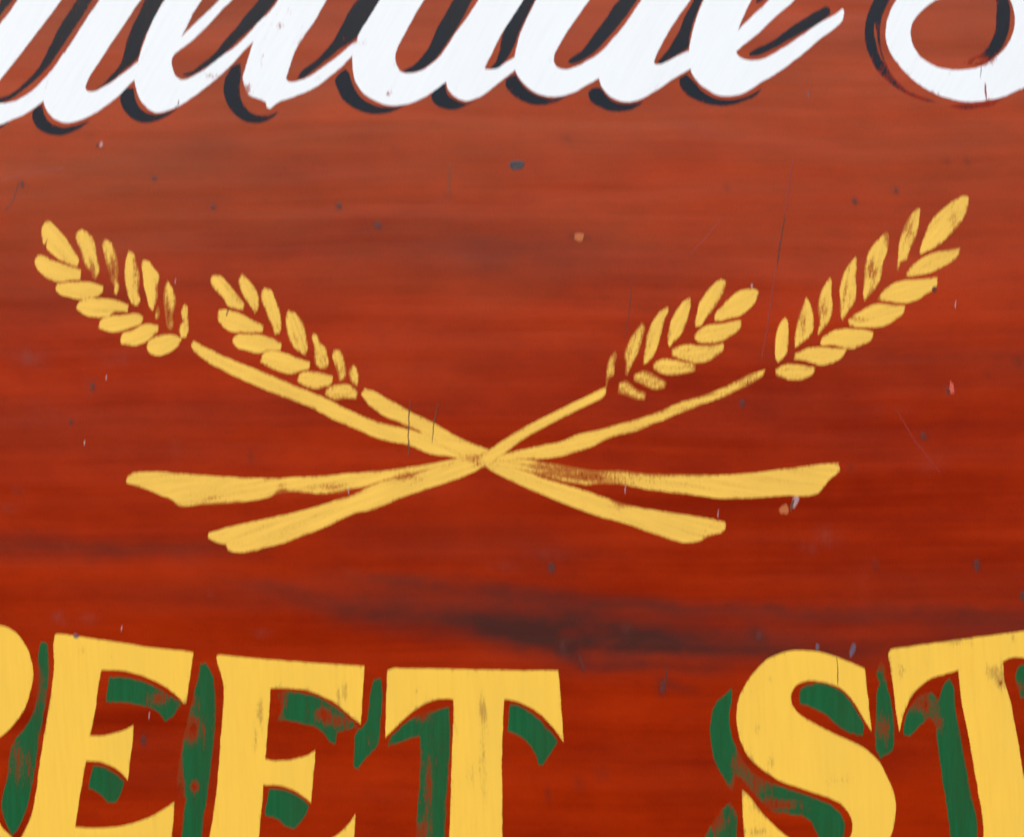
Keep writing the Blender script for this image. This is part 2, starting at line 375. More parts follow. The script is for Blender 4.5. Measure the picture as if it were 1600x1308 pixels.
DUST = [(40, 560, 30, 14, .8), (190, 560, 40, 12, .55), (143, 602, 6, 12, .5), (90, 968, 12, 8, .9), (135, 966, 18, 8, .7), (410, 988, 14, 6, .8), (30, 770, 8, 8, .8), (15, 795, 14, 6, .5), (1265, 858, 12, 9, .8), (1295, 838, 18, 14, .55),
        (1350, 915, 10, 40, .16), (1200, 990, 60, 30, .10), (275, 700, 6, 14, .4), (105, 860, 4, 9, .6), (330, 925, 3, 7, .9), (1480, 610, 3, 6, .5), (1368, 880, 5, 8, .7), (878, 1012, 6, 14, .85), (975, 985, 6, 10, .7), (545, 895, 14, 8, .2),
        (780, 885, 20, 10, .4), (850, 868, 40, 8, .35), (610, 985, 30, 8, .12), (690, 316, 12, 5, .6), (300, 330, 60, 40, .10), (560, 250, 120, 40, .10), (880, 250, 100, 50, .10), (1390, 640, 50, 10, .20), (1455, 725, 20, 10, .5), (22, 300, 20, 50, .15), (720, 410, 50, 26, .18), (285, 410, 30, 40, .08), (300, 880, 30, 30, .15), (85, 640, 60, 24, .2)]

def polyline_field(X, Y, pl):
    best = np.zeros_like(X)
    for (x1, y1, s1, a1), (x2, y2, s2, a2) in zip(pl[:-1], pl[1:]):
        dx, dy = x2 - x1, y2 - y1; L2 = dx * dx + dy * dy
        t = np.clip(((X - x1) * dx + (Y - y1) * dy) / L2, 0, 1)
        d2 = (X - x1 - t * dx) ** 2 + (Y - y1 - t * dy) ** 2
        s = s1 + (s2 - s1) * t; a = a1 + (a2 - a1) * t
        best = np.maximum(best, 1.08 * a * np.exp(-d2 / (2.1 * s * s)))
    return best

def make_board():
    xs = np.unique(np.concatenate([np.linspace(BX0, -64, 16), np.arange(-56, 1660, 8.0), np.linspace(1668, BX1, 16)]))
    ys = np.unique(np.concatenate([np.linspace(BY0, -64, 12), np.arange(-56, 1364, 7.0), np.linspace(1372, BY1, 12)]))
    nx, ny = len(xs), len(ys)
    X, Y = np.meshgrid(xs, ys)
    wx = np.array([[mnoise.noise(Vector((x * .012, y * .02, 1.0))) for x in xs] for y in ys])
    wy = np.array([[mnoise.noise(Vector((x * .010, y * .03, 5.0))) + .5 * mnoise.noise(Vector((x * .04, y * .08, 8.0))) for x in xs] for y in ys])
    Xs, Ys = X + wx * 10, Y + wy * 8
    st = np.zeros_like(X)
    for k_, pl in enumerate(STAINS):
        if 5 <= k_ <= 18: pl = [(x, y, s * 1.7, a * 0.62) for x, y, s, a in pl]      # faint brushed bands
        st = 1 - (1 - st) * (1 - np.clip(polyline_field(Xs, Ys, pl), 0, 1))
    for bx_, by_, rx, ry, s in BLOTS:
        st = np.maximum(st, s * np.exp(-(((X - bx_) / rx) ** 2 + ((Y - by_) / ry) ** 2)))
    du = np.zeros_like(X)
    for bx_, by_, rx, ry, s in DUST:
        du = np.maximum(du, s * np.exp(-(((Xs - bx_) / rx) ** 2 + ((Ys - by_) / ry) ** 2)))
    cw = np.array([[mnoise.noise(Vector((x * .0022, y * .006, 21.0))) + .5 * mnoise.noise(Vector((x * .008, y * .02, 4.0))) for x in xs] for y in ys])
    q = np.clip((640 - (Y + cw * 130)) / 470, 0, 1)  # paleness mask: rises towards the top edge, with a wandering lower limit
    pale_t = q * q * (3 - 2 * q)
    T = 0.018
    # sheet material is never quite flat: a shallow wave of a fraction of a millimetre
    verts = [px(x, y, 0.0) for y in ys for x in xs]
    faces = [(j * nx + i, (j + 1) * nx + i, (j + 1) * nx + i + 1, j * nx + i + 1) for j in range(ny - 1) for i in range(nx - 1)]
    ring = [i for i in range(nx)] + [j * nx + nx - 1 for j in range(1, ny)] + [(ny - 1) * nx + i for i in range(nx - 2, -1, -1)] + [j * nx for j in range(ny - 2, 0, -1)]
    k = len(verts); verts += [verts[i] + Vector((0, T, 0)) for i in ring]; n = len(ring)
    faces += [(ring[i], ring[(i + 1) % n], k + (i + 1) % n, k + i) for i in range(n)]
    faces.append(tuple(k + i for i in range(n)))
    me = bpy.data.meshes.new('panel'); me.from_pydata([tuple(v) for v in verts], [], faces); me.update()
    a = np.zeros(len(verts), np.float32); a[:nx * ny] = st.ravel()
    me.attributes.new('stain', 'FLOAT', 'POINT').data.foreach_set('value', a)
    a = np.zeros(len(verts), np.float32); a[:nx * ny] = du.ravel()
    me.attributes.new('dust', 'FLOAT', 'POINT').data.foreach_set('value', a)
    a = np.zeros(len(verts), np.float32); a[:nx * ny] = pale_t.ravel()
    me.attributes.new('top_pale', 'FLOAT', 'POINT').data.foreach_set('value', a)
    me.materials.append(M_BOARD)
    o = bpy.data.objects.new('panel', me); C.objects.link(o); o.parent = sign
    return o
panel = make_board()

# ------------------------------------------------------------------ white script with black shade strokes
D_SH, D_LT = 0.00001, 0.00006
SC_AX = (-0.55, 1)
nl = [0]
def script(reg, outer, holes, label, shades, wear=0.02):
    nl[0] += 1
    o = paint('script_letter', R(reg, outer), M_WHITE, sign, D_LT + nl[0] * 0.000004, [R(reg, h) for h in holes], wear, SC_AX, 0.55)
    o['label'] = label
    for rg, pts, hl, w in shades:
        s = paint('black_shade', R(rg, pts), M_BLACK, o, D_SH, [R(rg, h) for h in hl], w, SC_AX, 0.6)
    return o

script('A', [(640,-330),(385,0),(290,125),(180,270),(80,400),(0,500),(-60,590),(-55,640),(0,645),(80,635),(170,590),(250,520),(320,445),(400,330),(400,480),(275,628),(230,665),(150,715),(60,755),(0,780),(-120,800),(-220,740),(-240,620),(-190,480),(-100,310),(0,150),(60,75),(110,0),(330,-330)], [],
  'slanting white script stroke at the left edge', [
  ('A', [(-60,190),(-60,90),(0,20),(20,-40),(120,-80),(80,0),(30,60),(0,105)], [], .05),
  ('A', [(-60,815),(0,785),(50,765),(0,802)], [], .1)])
script('A', [(1105,-330),(880,0),(790,130),(700,265),(610,400),(560,480),(535,545),(545,566),(580,572),(640,548),(720,497),(800,437),(870,385),(960,360),(940,440),(840,500),(740,600),(650,670),(560,725),(470,760),(400,767),(330,735),(290,685),(272,630),(285,540),(325,445),(380,368),(440,275),(520,152),(620,0),(840,-330)], [],
  'white script stroke joined to the letter e on its right', [
  ('A', [(580,0),(540,60),(490,140),(430,230),(370,320),(300,420),(230,490),(150,560),(80,610),(20,642),(-30,645),(-20,622),(60,590),(130,540),(200,470),(260,390),(310,290),(360,190),(420,90),(480,0),(560,-130),(660,-130)], [], .06),
  ('A', [(230,665),(200,710),(210,770),(260,820),(340,845),(430,835),(510,795),(565,748),(480,780),(400,795),(320,770),(280,720),(262,650)], [], .06)])
script('A', [(1030,0),(980,80),(935,175),(900,265),(870,360),(850,440),(842,500),(850,560),(875,620),(915,670),(965,700),(1020,700),(1100,670),(1200,610),(1300,535),(1400,450),(1480,370),(1560,280),(1640,200),(1700,80),(1640,115),(1560,205),(1480,285),(1400,340),(1350,380),(1270,440),(1200,480),(1140,500),(1100,480),(1080,430),(1075,370),(1090,340),(1180,270),(1280,180),(1370,80),(1450,0),(1540,-110),(1590,-230),(1560,-320),(1450,-350),(1300,-300),(1170,-180)],
  [[(1130,235),(1200,165),(1290,80),(1370,0),(1460,-110),(1500,-210),(1480,-265),(1430,-270),(1340,-140),(1260,0),(1210,80),(1160,180)]],
  'white script letter e with a narrow eye', [
  ('A', [(1025,0),(980,80),(930,180),(890,270),(860,360),(830,395),(780,435),(720,490),(650,535),(585,568),(640,530),(690,475),(740,420),(770,350),(790,260),(830,160),(870,80),(905,0),(990,-130),(1110,-130)], [], .06),
  ('A', [(770,560),(750,600),(760,660),(800,720),(860,760),(930,768),(1010,745),(1080,705),(1125,665),(1040,705),(960,715),(890,690),(850,630),(830,550)], [], .06)])
script('B', [(830,-330),(640,0),(560,140),(490,240),(440,330),(410,420),(385,490),(400,508),(450,510),(530,480),(620,420),(720,345),(800,275),(850,240),(860,300),(805,345),(740,410),(660,480),(560,550),(450,600),(340,637),(312,660),(290,680),(265,668),(262,640),(200,612),(150,590),(128,540),(118,490),(130,440),(150,370),(185,260),(230,140),(250,115),(340,0),(545,-330)], [],
  'white script letter with ragged brush-worn lower edge', [
  ('A', [(1600,20),(1540,90),(1470,180),(1400,260),(1340,330),(1270,390),(1200,445),(1140,465),(1150,475),(1200,470),(1280,425),(1360,370),(1440,300),(1520,225),(1600,150),(1690,50),(1735,-10),(1840,-150),(1730,-150),(1615,0)], [], .06),
  ('B', [(105,395),(60,410),(20,460),(0,520),(0,600),(30,670),(80,730),(150,765),(220,770),(290,745),(342,700),(270,720),(210,718),(150,690),(110,630),(98,550),(105,470)], [], .06)], .05)
script('Cc', [(670,0),(600,110),(530,220),(480,320),(440,400),(428,432),(465,434),(500,432),(560,392),(640,345),(690,400),(610,445),(530,508),(450,572),(370,617),(310,632),(240,602),(198,555),(187,512),(140,550),(70,597),(-20,640),(-120,660),(-200,652),(-270,622),(-330,582),(-370,522),(-392,460),(-398,400),(-395,335),(-350,200),(-300,120),(-225,0),(-110,-170),(30,-290),(200,-350),(400,-330),(640,-345),(880,-330)],
  [[(50,0),(-10,100),(-70,210),(-115,300),(-130,360),(-120,410),(-90,450),(-40,460),(20,447),(90,405),(150,350),(200,280),(250,200),(320,110),(390,0),(500,-170),(490,-220),(360,-240),(200,-190)]],
  'white script letter a', [
  ('B', [(970,0),(920,90),(870,170),(800,260),(720,310),(640,375),(560,440),(490,490),(452,498),(480,450),(540,400),(600,350),(670,270),(720,190),(760,110),(800,40),(830,0),(910,-130),(1060,-130)], [], .06),
  ('B', [(1550,0),(1500,100),(1440,200),(1380,290),(1320,370),(1250,425),(1190,450),(1130,452),(1112,442),(1180,410),(1240,350),(1290,270),(1330,180),(1380,90),(1430,0),(1500,-120),(1630,-120)], [], .04),
  ('B', [(760,430),(720,460),(695,500),(710,560),(750,630),(820,680),(900,710),(980,712),(1060,695),(1145,652),(1060,670),(980,665),(900,640),(840,590),(800,520),(780,450)], [], .06),
  ('Cc', [(180,520),(120,560),(95,600),(110,640),(160,675),(220,685),(290,670),(375,627),(310,645),(250,625),(200,590),(185,550)], [], .06)])
script('D', [(515,0),(460,75),(400,165),(350,250),(300,350),(283,392),(300,403),(330,402),(420,357),(540,300),(580,380),(515,428),(400,498),(300,567),(200,622),(120,638),(50,622),(0,590),(-40,540),(-57,488),(-120,525),(-200,570),(-280,598),(-360,603),(-440,585),(-510,540),(-560,480),(-580,430),(-580,340),(-565,270),(-540,190),(-500,100),(-450,0),(-350,-160),(-220,-290),(-80,-345),(120,-340),(410,-340),(600,-650),(660,-700),(900,-690),(905,-650)],
  [[(-115,0),(-180,90),(-250,190),(-305,280),(-335,345),(-335,395),(-310,425),(-260,435),(-200,418),(-120,375),(-50,330),(20,255),(100,160),(210,0),(310,-150),(300,-210),(180,-230),(20,-170)]],
  'white script letter d', [
  ('Cc', [(745,0),(700,90),(650,190),(610,290),(580,350),(530,410),(490,440),(462,428),(500,380),(520,310),(540,220),(580,140),(640,30),(660,0),(740,-130),(830,-130)], [], .04),
  ('Cc', [(1380,0),(1320,90),(1250,180),(1180,260),(1110,330),(1040,375),(980,400),(950,392),(960,370),(1020,330),(1080,260),(1130,190),(1190,110),(1240,30),(1270,0),(1340,-100),(1450,-100)], [], .05),
  ('Cc', [(590,475),(560,505),(565,550),(610,600),(680,640),(760,657),(850,645),(955,596),(860,615),(780,605),(700,565),(650,510),(625,470)], [], .06),
  ('Cc', [(1110,550),(1075,580),(1090,630),(1150,670),(1220,695),(1300,697),(1380,670),(1422,633),(1330,650),(1250,640),(1190,600),(1150,550)], [], .06)], .01)
script('D', [(595,0),(555,110),(525,210),(508,310),(510,400),(525,460),(560,510),(620,560),(690,595),(760,602),(850,580),(950,520),(1080,440),(1200,350),(1330,240),(1460,135),(1475,70),(1465,55),(1440,75),(1330,140),(1200,230),(1080,310),(1000,355),(930,375),(880,378),(820,355),(800,325),(830,295),(930,215),(1050,100),(1165,0),(1240,-110),(1240,-230),(1150,-300),(990,-280),(800,-200),(680,-110)],
  [[(1005,0),(930,75),(860,140),(812,192),(850,95),(895,0),(980,-150),(1050,-200),(1085,-130)]],
  'last white script letter e with a long pointed tail', [
  ('D', [(590,0),(560,70),(530,150),(510,230),(500,300),(440,340),(330,402),(310,388),(350,340),(400,270),(440,200),(480,100),(520,30),(545,-20),(600,-110),(640,-110)], [], .03),
  ('D', [(920,15),(940,20),(970,0),(1030,-60),(960,-60)], [], .05),
  ('D', [(1385,45),(1390,80),(1340,130),(1240,190),(1130,250),(1020,310),(940,345),(890,350),(878,335),(930,300),(1000,270),(1080,220),(1160,160),(1240,105),(1320,60),(1365,40)], [], .06),
  ('D', [(490,465),(445,490),(450,540),(490,590),(560,630),(640,655),(730,662),(830,640),(920,600),(965,552),(860,605),(760,625),(660,610),(580,560),(530,500)], [], .06)], .01)
script('E', [(795,10),(760,80),(740,150),(735,220),(745,280),(770,340),(820,410),(890,485),(980,550),(1080,600),(1200,630),(1330,632),(1450,610),(1550,570),(1680,490),(1790,370),(1840,220),(1830,60),(1760,-100),(1640,-260),(1480,-420),(1300,-400),(1340,-260),(1440,-130),(1515,0),(1543,110),(1530,210),(1480,300),(1400,375),(1300,425),(1180,437),(1080,425),(1000,390),(940,340),(900,270),(890,200),(910,130),(960,65),(1050,0),(1150,-40),(1180,-100),(1100,-150),(960,-120),(860,-60)], [],
  'round lower bowl of the white capital S', [
  ('E', [(660,0),(620,100),(605,190),(610,270),(640,360),(680,440),(740,500),(800,550),(880,595),(960,628),(1060,640),(960,603),(880,570),(820,520),(760,440),(720,350),(700,260),(700,190),(715,100),(760,0),(800,-80),(700,-80)], [[(668,140),(678,200),(693,300),(728,395),(700,352),(672,262),(663,190)]], .10),
  ('E', [(1130,662),(1200,650),(1300,648),(1400,630),(1475,606),(1400,660),(1300,678),(1200,682)], [], .30),
  ('E', [(1425,0),(1425,100),(1420,190),(1390,270),(1340,330),(1250,375),(1220,395),(1330,408),(1400,370),(1460,300),(1500,210),(1515,110),(1500,0),(1450,-110),(1370,-110)], [], .05)], .02)

# ------------------------------------------------------------------ yellow capitals with green shade strokes
def capital(reg, outer, holes, label, shades, wear=0.03):
    o = paint('capital_letter', R(reg, outer), M_YELLOW, sign, D_LT, [R(reg, h) for h in holes], wear, (0.05, 1), 0.6)
    o['label'] = label
    for rg, pts, w in shades:
        paint('green_shade', R(rg, pts), M_GREEN, o, D_SH, [], w * 0.4, (0, 1), 0.9)
    return o

capital('F', [(-850,-40),(-300,10),(0,65),(60,85),(110,125),(155,190),(185,270),(195,350),(185,430),(155,530),(110,610),(50,680),(0,720),(-150,775),(-90,1000),(0,1235),(70,1310),(150,1390),(100,1440),(-150,1440),(-300,1200),(-400,900),(-430,1440),(-850,1440)], [[(-400,180),(-200,200),(-110,300),(-110,440),(-200,560),(-400,600)]],
  'bowl of the yellow capital R at the left edge', [])
capital('F', [(322,118),(345,115),(600,150),(900,195),(1138,222),(1128,290),(1110,400),(1095,520),(1080,525),(1040,480),(960,420),(860,370),(740,335),(595,325),(580,400),(560,560),(528,712),(600,712),(680,695),(740,675),(785,650),(780,740),(765,850),(750,975),(730,950),(680,905),(600,870),(505,858),(495,920),(470,1060),(440,1250),(560,1255),(700,1245),(800,1220),(900,1180),(970,1140),(1025,1100),(1010,1308),(1000,1430),(700,1420),(40,1400),(80,1380),(130,1300),(180,1190),(205,1090),(230,900),(265,680),(295,500),(312,380),(318,280),(313,190)], [],
  'yellow capital E beside the R', [
  ('F', [(240,160),(270,170),(285,230),(285,350),(275,480),(250,620),(225,770),(205,910),(180,1050),(150,1160),(110,1250),(70,1300),(40,1240),(10,1150),(15,1080),(40,960),(60,800),(90,735),(150,660),(200,560),(220,430),(228,320),(225,220)], .12),
  ('F', [(640,368),(740,372),(860,400),(940,440),(1000,480),(1070,520),(1040,560),(1010,610),(970,625),(945,590),(880,550),(780,525),(620,515),(630,440)], .12),
  ('F', [(545,890),(600,895),(680,935),(730,980),(720,1030),(680,1105),(640,1105),(590,1060),(520,1020),(530,950)], .10)])
capital('G', [(330,245),(350,238),(600,262),(900,285),(1198,305),(1195,380),(1185,560),(1178,645),(1120,600),(1040,530),(950,480),(850,445),(650,432),(645,520),(630,700),(618,850),(680,860),(760,855),(830,840),(870,825),(912,800),(905,900),(895,1010),(888,1108),(850,1075),(780,1030),(700,1005),(605,1000),(600,1100),(585,1250),(578,1370),(700,1385),(850,1370),(960,1335),(1040,1295),(1100,1240),(1148,1172),(1140,1308),(1130,1480),(700,1480),(240,1480),(260,1400),(290,1308),(320,1120),(340,950),(355,750),(370,550),(375,430),(360,360),(338,290)], [],
  'yellow capital E beside the T, scuffed on its stem', [
  ('G', [(240,290),(275,290),(310,360),(325,450),(328,600),(315,750),(295,900),(280,1050),(260,1180),(240,1400),(120,1400),(130,1230),(150,1080),(100,1070),(100,960),(125,780),(155,640),(180,540),(210,430),(225,340)], .20),
  ('G', [(685,470),(740,455),(850,465),(940,490),(1040,550),(1110,610),(1165,660),(1100,680),(1040,690),(1030,760),(1000,750),(950,690),(900,660),(800,635),(690,620),(710,540)], .20),
  ('G', [(640,1025),(720,1030),(800,1060),(878,1125),(850,1190),(790,1260),(740,1245),(690,1205),(615,1180),(625,1100)], .08)], .05)
capital('Hh', [(208,330),(240,318),(600,322),(900,328),(1212,330),(1220,430),(1232,590),(1243,750),(1200,690),(1130,610),(1040,545),(960,510),(893,498),(888,600),(882,750),(880,900),(882,1100),(882,1308),(885,1420),(960,1500),(500,1500),(565,1420),(572,1308),(578,1100),(585,900),(592,700),(597,500),(540,495),(460,510),(380,555),(310,610),(250,670),(195,725),(198,600),(203,450)], [],
  'yellow capital T in the middle of the lower lettering', [
  ('G', [(1255,380),(1300,375),(1305,480),(1295,620),(1280,770),(1230,820),(1160,915),(1135,900),(1140,800),(1150,690),(1190,660),(1215,620),(1230,500),(1240,430)], .08),
  ('Hh', [(570,545),(575,700),(568,900),(555,1100),(540,1400),(370,1400),(380,1200),(395,1000),(400,800),(395,715),(330,730),(270,755),(210,775),(230,720),(290,660),(350,610),(420,580),(500,560)], .16),
  ('Hh', [(925,530),(970,535),(1050,580),(1130,650),(1210,745),(1170,810),(1120,885),(1095,880),(1080,830),(1020,740),(960,705),(915,685),(920,600)], .03)], .04)
capital('I', [(1132,320),(1145,430),(1158,560),(1172,685),(1150,655),(1100,570),(1040,480),(970,425),(900,400),(810,390),(740,410),(708,450),(700,500),(715,545),(760,595),(850,650),(960,705),(1060,750),(1140,795),(1210,860),(1260,950),(1300,1040),(1315,1140),(1305,1230),(1280,1308),(1200,1420),(1050,1480),(850,1500),(650,1460),(560,1430),(420,1490),(425,1300),(415,1150),(410,1035),(430,1045),(480,1100),(540,1180),(620,1260),(700,1320),(820,1370),(960,1370),(1040,1320),(1060,1250),(1050,1190),(1010,1130),(940,1085),(840,1050),(720,1010),(620,970),(530,910),(450,840),(405,750),(383,670),(380,580),(395,490),(440,400),(500,320),(570,260),(650,225),(740,210),(850,218),(940,240),(1030,275),(1100,305)], [],
  'yellow capital S', [
  ('I', [(352,430),(350,500),(335,590),(345,690),(375,780),(430,870),(490,940),(560,980),(660,1020),(760,1050),(860,1085),(950,1130),(1000,1190),(1015,1250),(1000,1350),(880,1350),(850,1290),(800,1200),(700,1175),(600,1160),(530,1110),(470,1040),(400,960),(375,950),(360,1030),(340,1030),(310,970),(260,890),(235,790),(222,700),(235,580),(265,510),(310,475)], .10),
  ('I', [(345,1100),(375,1160),(380,1400),(150,1400),(200,1290),(240,1220),(290,1150)], .14),
  ('I', [(770,425),(850,405),(940,420),(1010,465),(1080,560),(1130,660),(1120,715),(1060,700),(990,665),(900,590),(830,550),(750,525),(745,480)], .06)], .03)
capital('J', [(332,235),(345,210),(520,180),(700,155),(900,128),(1128,98),(1300,75),(1500,50),(1520,200),(1530,450),(1430,330),(1250,250),(1128,255),(1060,255),(1005,275),(1015,400),(1045,500),(1080,680),(1105,830),(1128,960),(1170,1150),(1200,1308),(1230,1420),(1290,1490),(820,1500),(885,1400),(890,1308),(885,1200),(860,1050),(830,880),(800,700),(770,560),(750,430),(740,330),(690,345),(600,370),(540,405),(480,465),(430,560),(405,650),(395,690),(375,560),(360,430),(345,320)], [],
  'yellow capital T at the right edge, rubbed at its crossbar', [
  ('I', [(1230,270),(1250,310),(1260,400),(1280,480),(1300,620),(1303,760),(1290,805),(1220,845),(1200,800),(1190,700),(1200,600),(1200,480),(1215,400),(1200,340)], .14),
  ('J', [(690,375),(712,420),(725,550),(750,700),(780,850),(810,1020),(845,1180),(860,1400),(705,1400),(680,1180),(650,980),(625,800),(600,650),(575,605),(520,650),(460,710),(420,710),(425,640),(450,560),(500,490),(570,460),(630,500),(650,430)], .10),
  ('J', [(1085,320),(1110,290),(1150,300),(1180,400),(1150,490),(1110,490),(1085,440),(1075,370)], .14)], .05)

# ------------------------------------------------------------------ crossed wheat: each stem with its grains
def main_axis(pts):
    a = np.array(pts); a = a - a.mean(0); w, v = np.linalg.eigh(a.T @ a); return tuple(v[:, 1])
ns = [0]
def stalk(outline, label, reg, grains, wear=0.10):
    ns[0] += 1
    st = paint('wheat_stem', outline, M_WHEAT, sign, D_LT - 0.00003 + ns[0] * 0.000004, [], wear, main_axis(outline), 0.58, grid=3.5, edge=3.6)
    st['label'] = label
    for k, (pts, w) in enumerate(grains):
        g = R(reg, pts); gc = np.mean(g, 0)
        g = [(gc[0] + (x - gc[0]) * 1.0, gc[1] + (y - gc[1]) * 0.985) for x, y in g]
        paint('grain', g, M_WHEAT, st, D_LT - 0.00003 + (k % 6) * 0.000004, [], w, main_axis(g), 0.6, grid=2.6, edge=3.6)

stem1 = (R('S5', [(432,70),(445,46),(520,85),(660,150),(820,215),(1000,290),(1200,375)]) +
         R('S6', [(150,320),(300,372),(420,400),(560,440),(740,500),(880,535),(1000,590),(1090,632),(1200,680),(1400,740),(1540,788)]) +
         R('S7', [(300,835),(500,870),(700,900),(850,930),(850,962),(830,990),(760,1010),(680,1045),(600,1045),(450,1000),(250,930),(100,890)]) +
         R('S6', [(1400,860),(1200,780),(1000,690),(870,620),(800,580),(680,562),(560,545),(420,490),(300,470),(150,410)]) +
         R('S5', [(1250,500),(1100,420),(900,345),(750,280),(600,210),(500,150),(440,95)]))
stem2 = (R('S6', [(158,205),(180,172),(230,185),(320,235),(440,300),(580,370),(720,450),(820,492),(890,520),(980,560),(1100,575),(1300,605)]) +
         R('S7', [(90,636),(250,638),(400,655),(600,660),(820,662),(1000,650),(1200,625),(1400,600),(1490,592),(1502,640),(1430,700),(1370,770),(1200,780),(1000,795),(820,795),(600,770),(400,745),(250,716),(100,716)]) +
         R('S6', [(1440,722),(1300,700),(1150,660),(1050,630),(900,600),(770,560),(660,520),(560,450),(480,410),(300,330),(210,270)]))
stem3 = (R('S7', [(1075,62),(980,95),(870,150),(740,205),(620,240),(450,310),(300,360),(150,400),(0,435)]) +
         R('S6', [(1300,470),(1100,512),(990,535),(880,545),(760,558),(600,590),(400,620),(200,645),(20,658)]) +
         R('S5', [(1200,810),(900,825),(600,815),(400,800),(200,788),(90,800),(62,828),(65,855),(150,880),(250,920),(320,950),(360,982),(500,978),(700,965),(860,938),(930,912),(1050,905),(1150,916),(1300,905)]) +
         R('S6', [(100,745),(200,725),(300,690),(400,668),(600,640),(760,610),(900,590),(1100,572),(1250,565),(1450,510)]) +
         R('S7', [(200,450),(350,410),(500,350),(700,270),(850,215),(1000,140),(1065,97)]))
stem4 = (R('S6', [(1555,160),(1450,210),(1330,270),(1150,360),(980,455),(905,510),(830,550),(700,585),(560,625),(400,665),(250,710),(100,780),(10,808)]) +
         R('S5', [(1200,970),(950,1035),(700,1090),(530,1135),(525,1165),(570,1190),(630,1210),(640,1235),(700,1250),(800,1235),(1000,1180),(1200,1100),(1375,1022)]) +
         R('S6', [(200,870),(400,790),(600,720),(750,670),(870,612),(960,550),(1040,490),(1150,420),(1300,340),(1440,270),(1545,212)]))

stalk(stem1, 'long stem of the outer wheat ear on the left', 'K1', [
 ([(215,118),(240,130),(300,185),(360,250),(410,330),(450,390),(470,435),(450,490),(400,475),(330,440),(260,390),(215,345),(222,260),(205,305),(190,310),(175,230),(180,170)], .08),
 ([(150,392),(190,395),(260,435),(340,460),(430,490),(488,515),(482,590),(400,600),(300,608),(230,590),(170,540),(135,490),(122,440)], .06),
 ([(490,188),(530,205),(575,250),(600,320),(610,400),(625,460),(632,520),(605,592),(575,580),(570,535),(530,500),(500,440),(480,360),(450,280),(447,220)], .18),
 ([(672,262),(715,285),(750,350),(770,420),(780,510),(775,580),(788,650),(765,718),(740,700),(745,640),(720,600),(705,540),(690,480),(670,400),(650,320)], .22),
 ([(300,620),(370,608),(470,602),(570,605),(660,640),(650,690),(600,725),(500,745),(400,730),(310,700),(288,670)], .08),
 ([(470,765),(540,738),(640,735),(740,745),(800,762),(862,785),(850,848),(760,845),(690,880),(600,890),(500,860),(445,815)], .08),
 ([(860,358),(905,380),(920,450),(945,540),(945,620),(940,690),(955,740),(935,795),(900,795),(865,740),(840,660),(828,560),(835,440)], .12),
 ([(975,430),(1020,440),(1060,500),(1100,550),(1090,640),(1090,720),(1070,790),(1050,840),(1020,800),(1000,720),(980,630),(970,540),(957,470)], .10),
 ([(1090,795),(1108,840),(1095,900),(1065,895),(1070,840)], .20),
 ([(1165,590),(1195,630),(1220,690),(1235,750),(1220,820),(1205,880),(1215,940),(1195,990),(1165,970),(1150,900),(1140,820),(1133,730),(1145,640)], .12),
 ([(1300,775),(1325,800),(1328,880),(1335,980),(1315,1045),(1280,1050),(1255,1010),(1265,950),(1285,920),(1270,860),(1285,800)], .22),
 ([(640,905),(720,870),(820,865),(930,852),(978,875),(965,930),(880,965),(790,1000),(700,1000),(615,970)], .08),
 ([(810,1015),(880,990),(950,950),(1010,935),(1100,945),(1085,1000),(1030,1050),(980,1090),(880,1112),(800,1095),(795,1050)], .08),
 ([(1015,1075),(1080,1030),(1150,1015),(1220,1022),(1280,1048),(1250,1110),(1180,1160),(1100,1190),(1030,1170),(1003,1125)], .08)])
stalk(stem2, 'stem of the inner wheat ear on the left, rubbed thin past the crossing', 'K2', [
 ([(180,143),(235,160),(290,220),(340,280),(385,340),(415,385),(405,435),(350,420),(280,390),(250,340),(190,280),(150,220),(145,180)], .18),
 ([(395,135),(430,170),(475,220),(515,290),(530,340),(520,420),(495,455),(465,405),(420,340),(375,250),(362,195)], .18),
 ([(570,245),(625,270),(650,330),(680,400),(697,470),(700,560),(690,615),(650,625),(630,570),(600,490),(575,420),(548,350),(545,285)], .22),
 ([(760,422),(810,445),(860,500),(890,570),(905,660),(912,720),(895,785),(855,765),(800,720),(760,650),(740,560),(738,470)], .22),
 ([(215,420),(270,418),(350,440),(430,475),(500,515),(565,548),(555,605),(470,605),(390,600),(310,598),(250,560),(205,510),(200,455)], .10),
 ([(340,625),(430,612),(530,618),(620,645),(708,685),(695,745),(600,745),(520,768),(420,745),(340,710),(318,670)], .08),
 ([(560,765),(640,745),(740,765),(840,805),(932,835),(915,890),(860,905),(780,930),(690,910),(600,870),(535,835)], .12),
 ([(955,605),(990,625),(1010,680),(1050,720),(1065,780),(1078,840),(1055,890),(1010,890),(965,850),(962,770),(955,690),(940,640)], .26),
 ([(845,925),(900,905),(980,910),(1050,925),(1108,945),(1095,1005),(1030,1035),(950,1045),(870,1020),(825,985)], .18),
 ([(1115,735),(1165,738),(1190,790),(1205,850),(1212,910),(1195,970),(1155,985),(1140,920),(1120,850),(1100,785)], .30),
 ([(1270,850),(1300,890),(1312,960),(1300,1030),(1265,1010),(1240,960),(1230,910)], .30),
 ([(1060,1040),(1130,1010),(1220,1003),(1270,1035),(1305,1065),(1295,1125),(1200,1125),(1110,1130),(1040,1095)], .28)], .08)
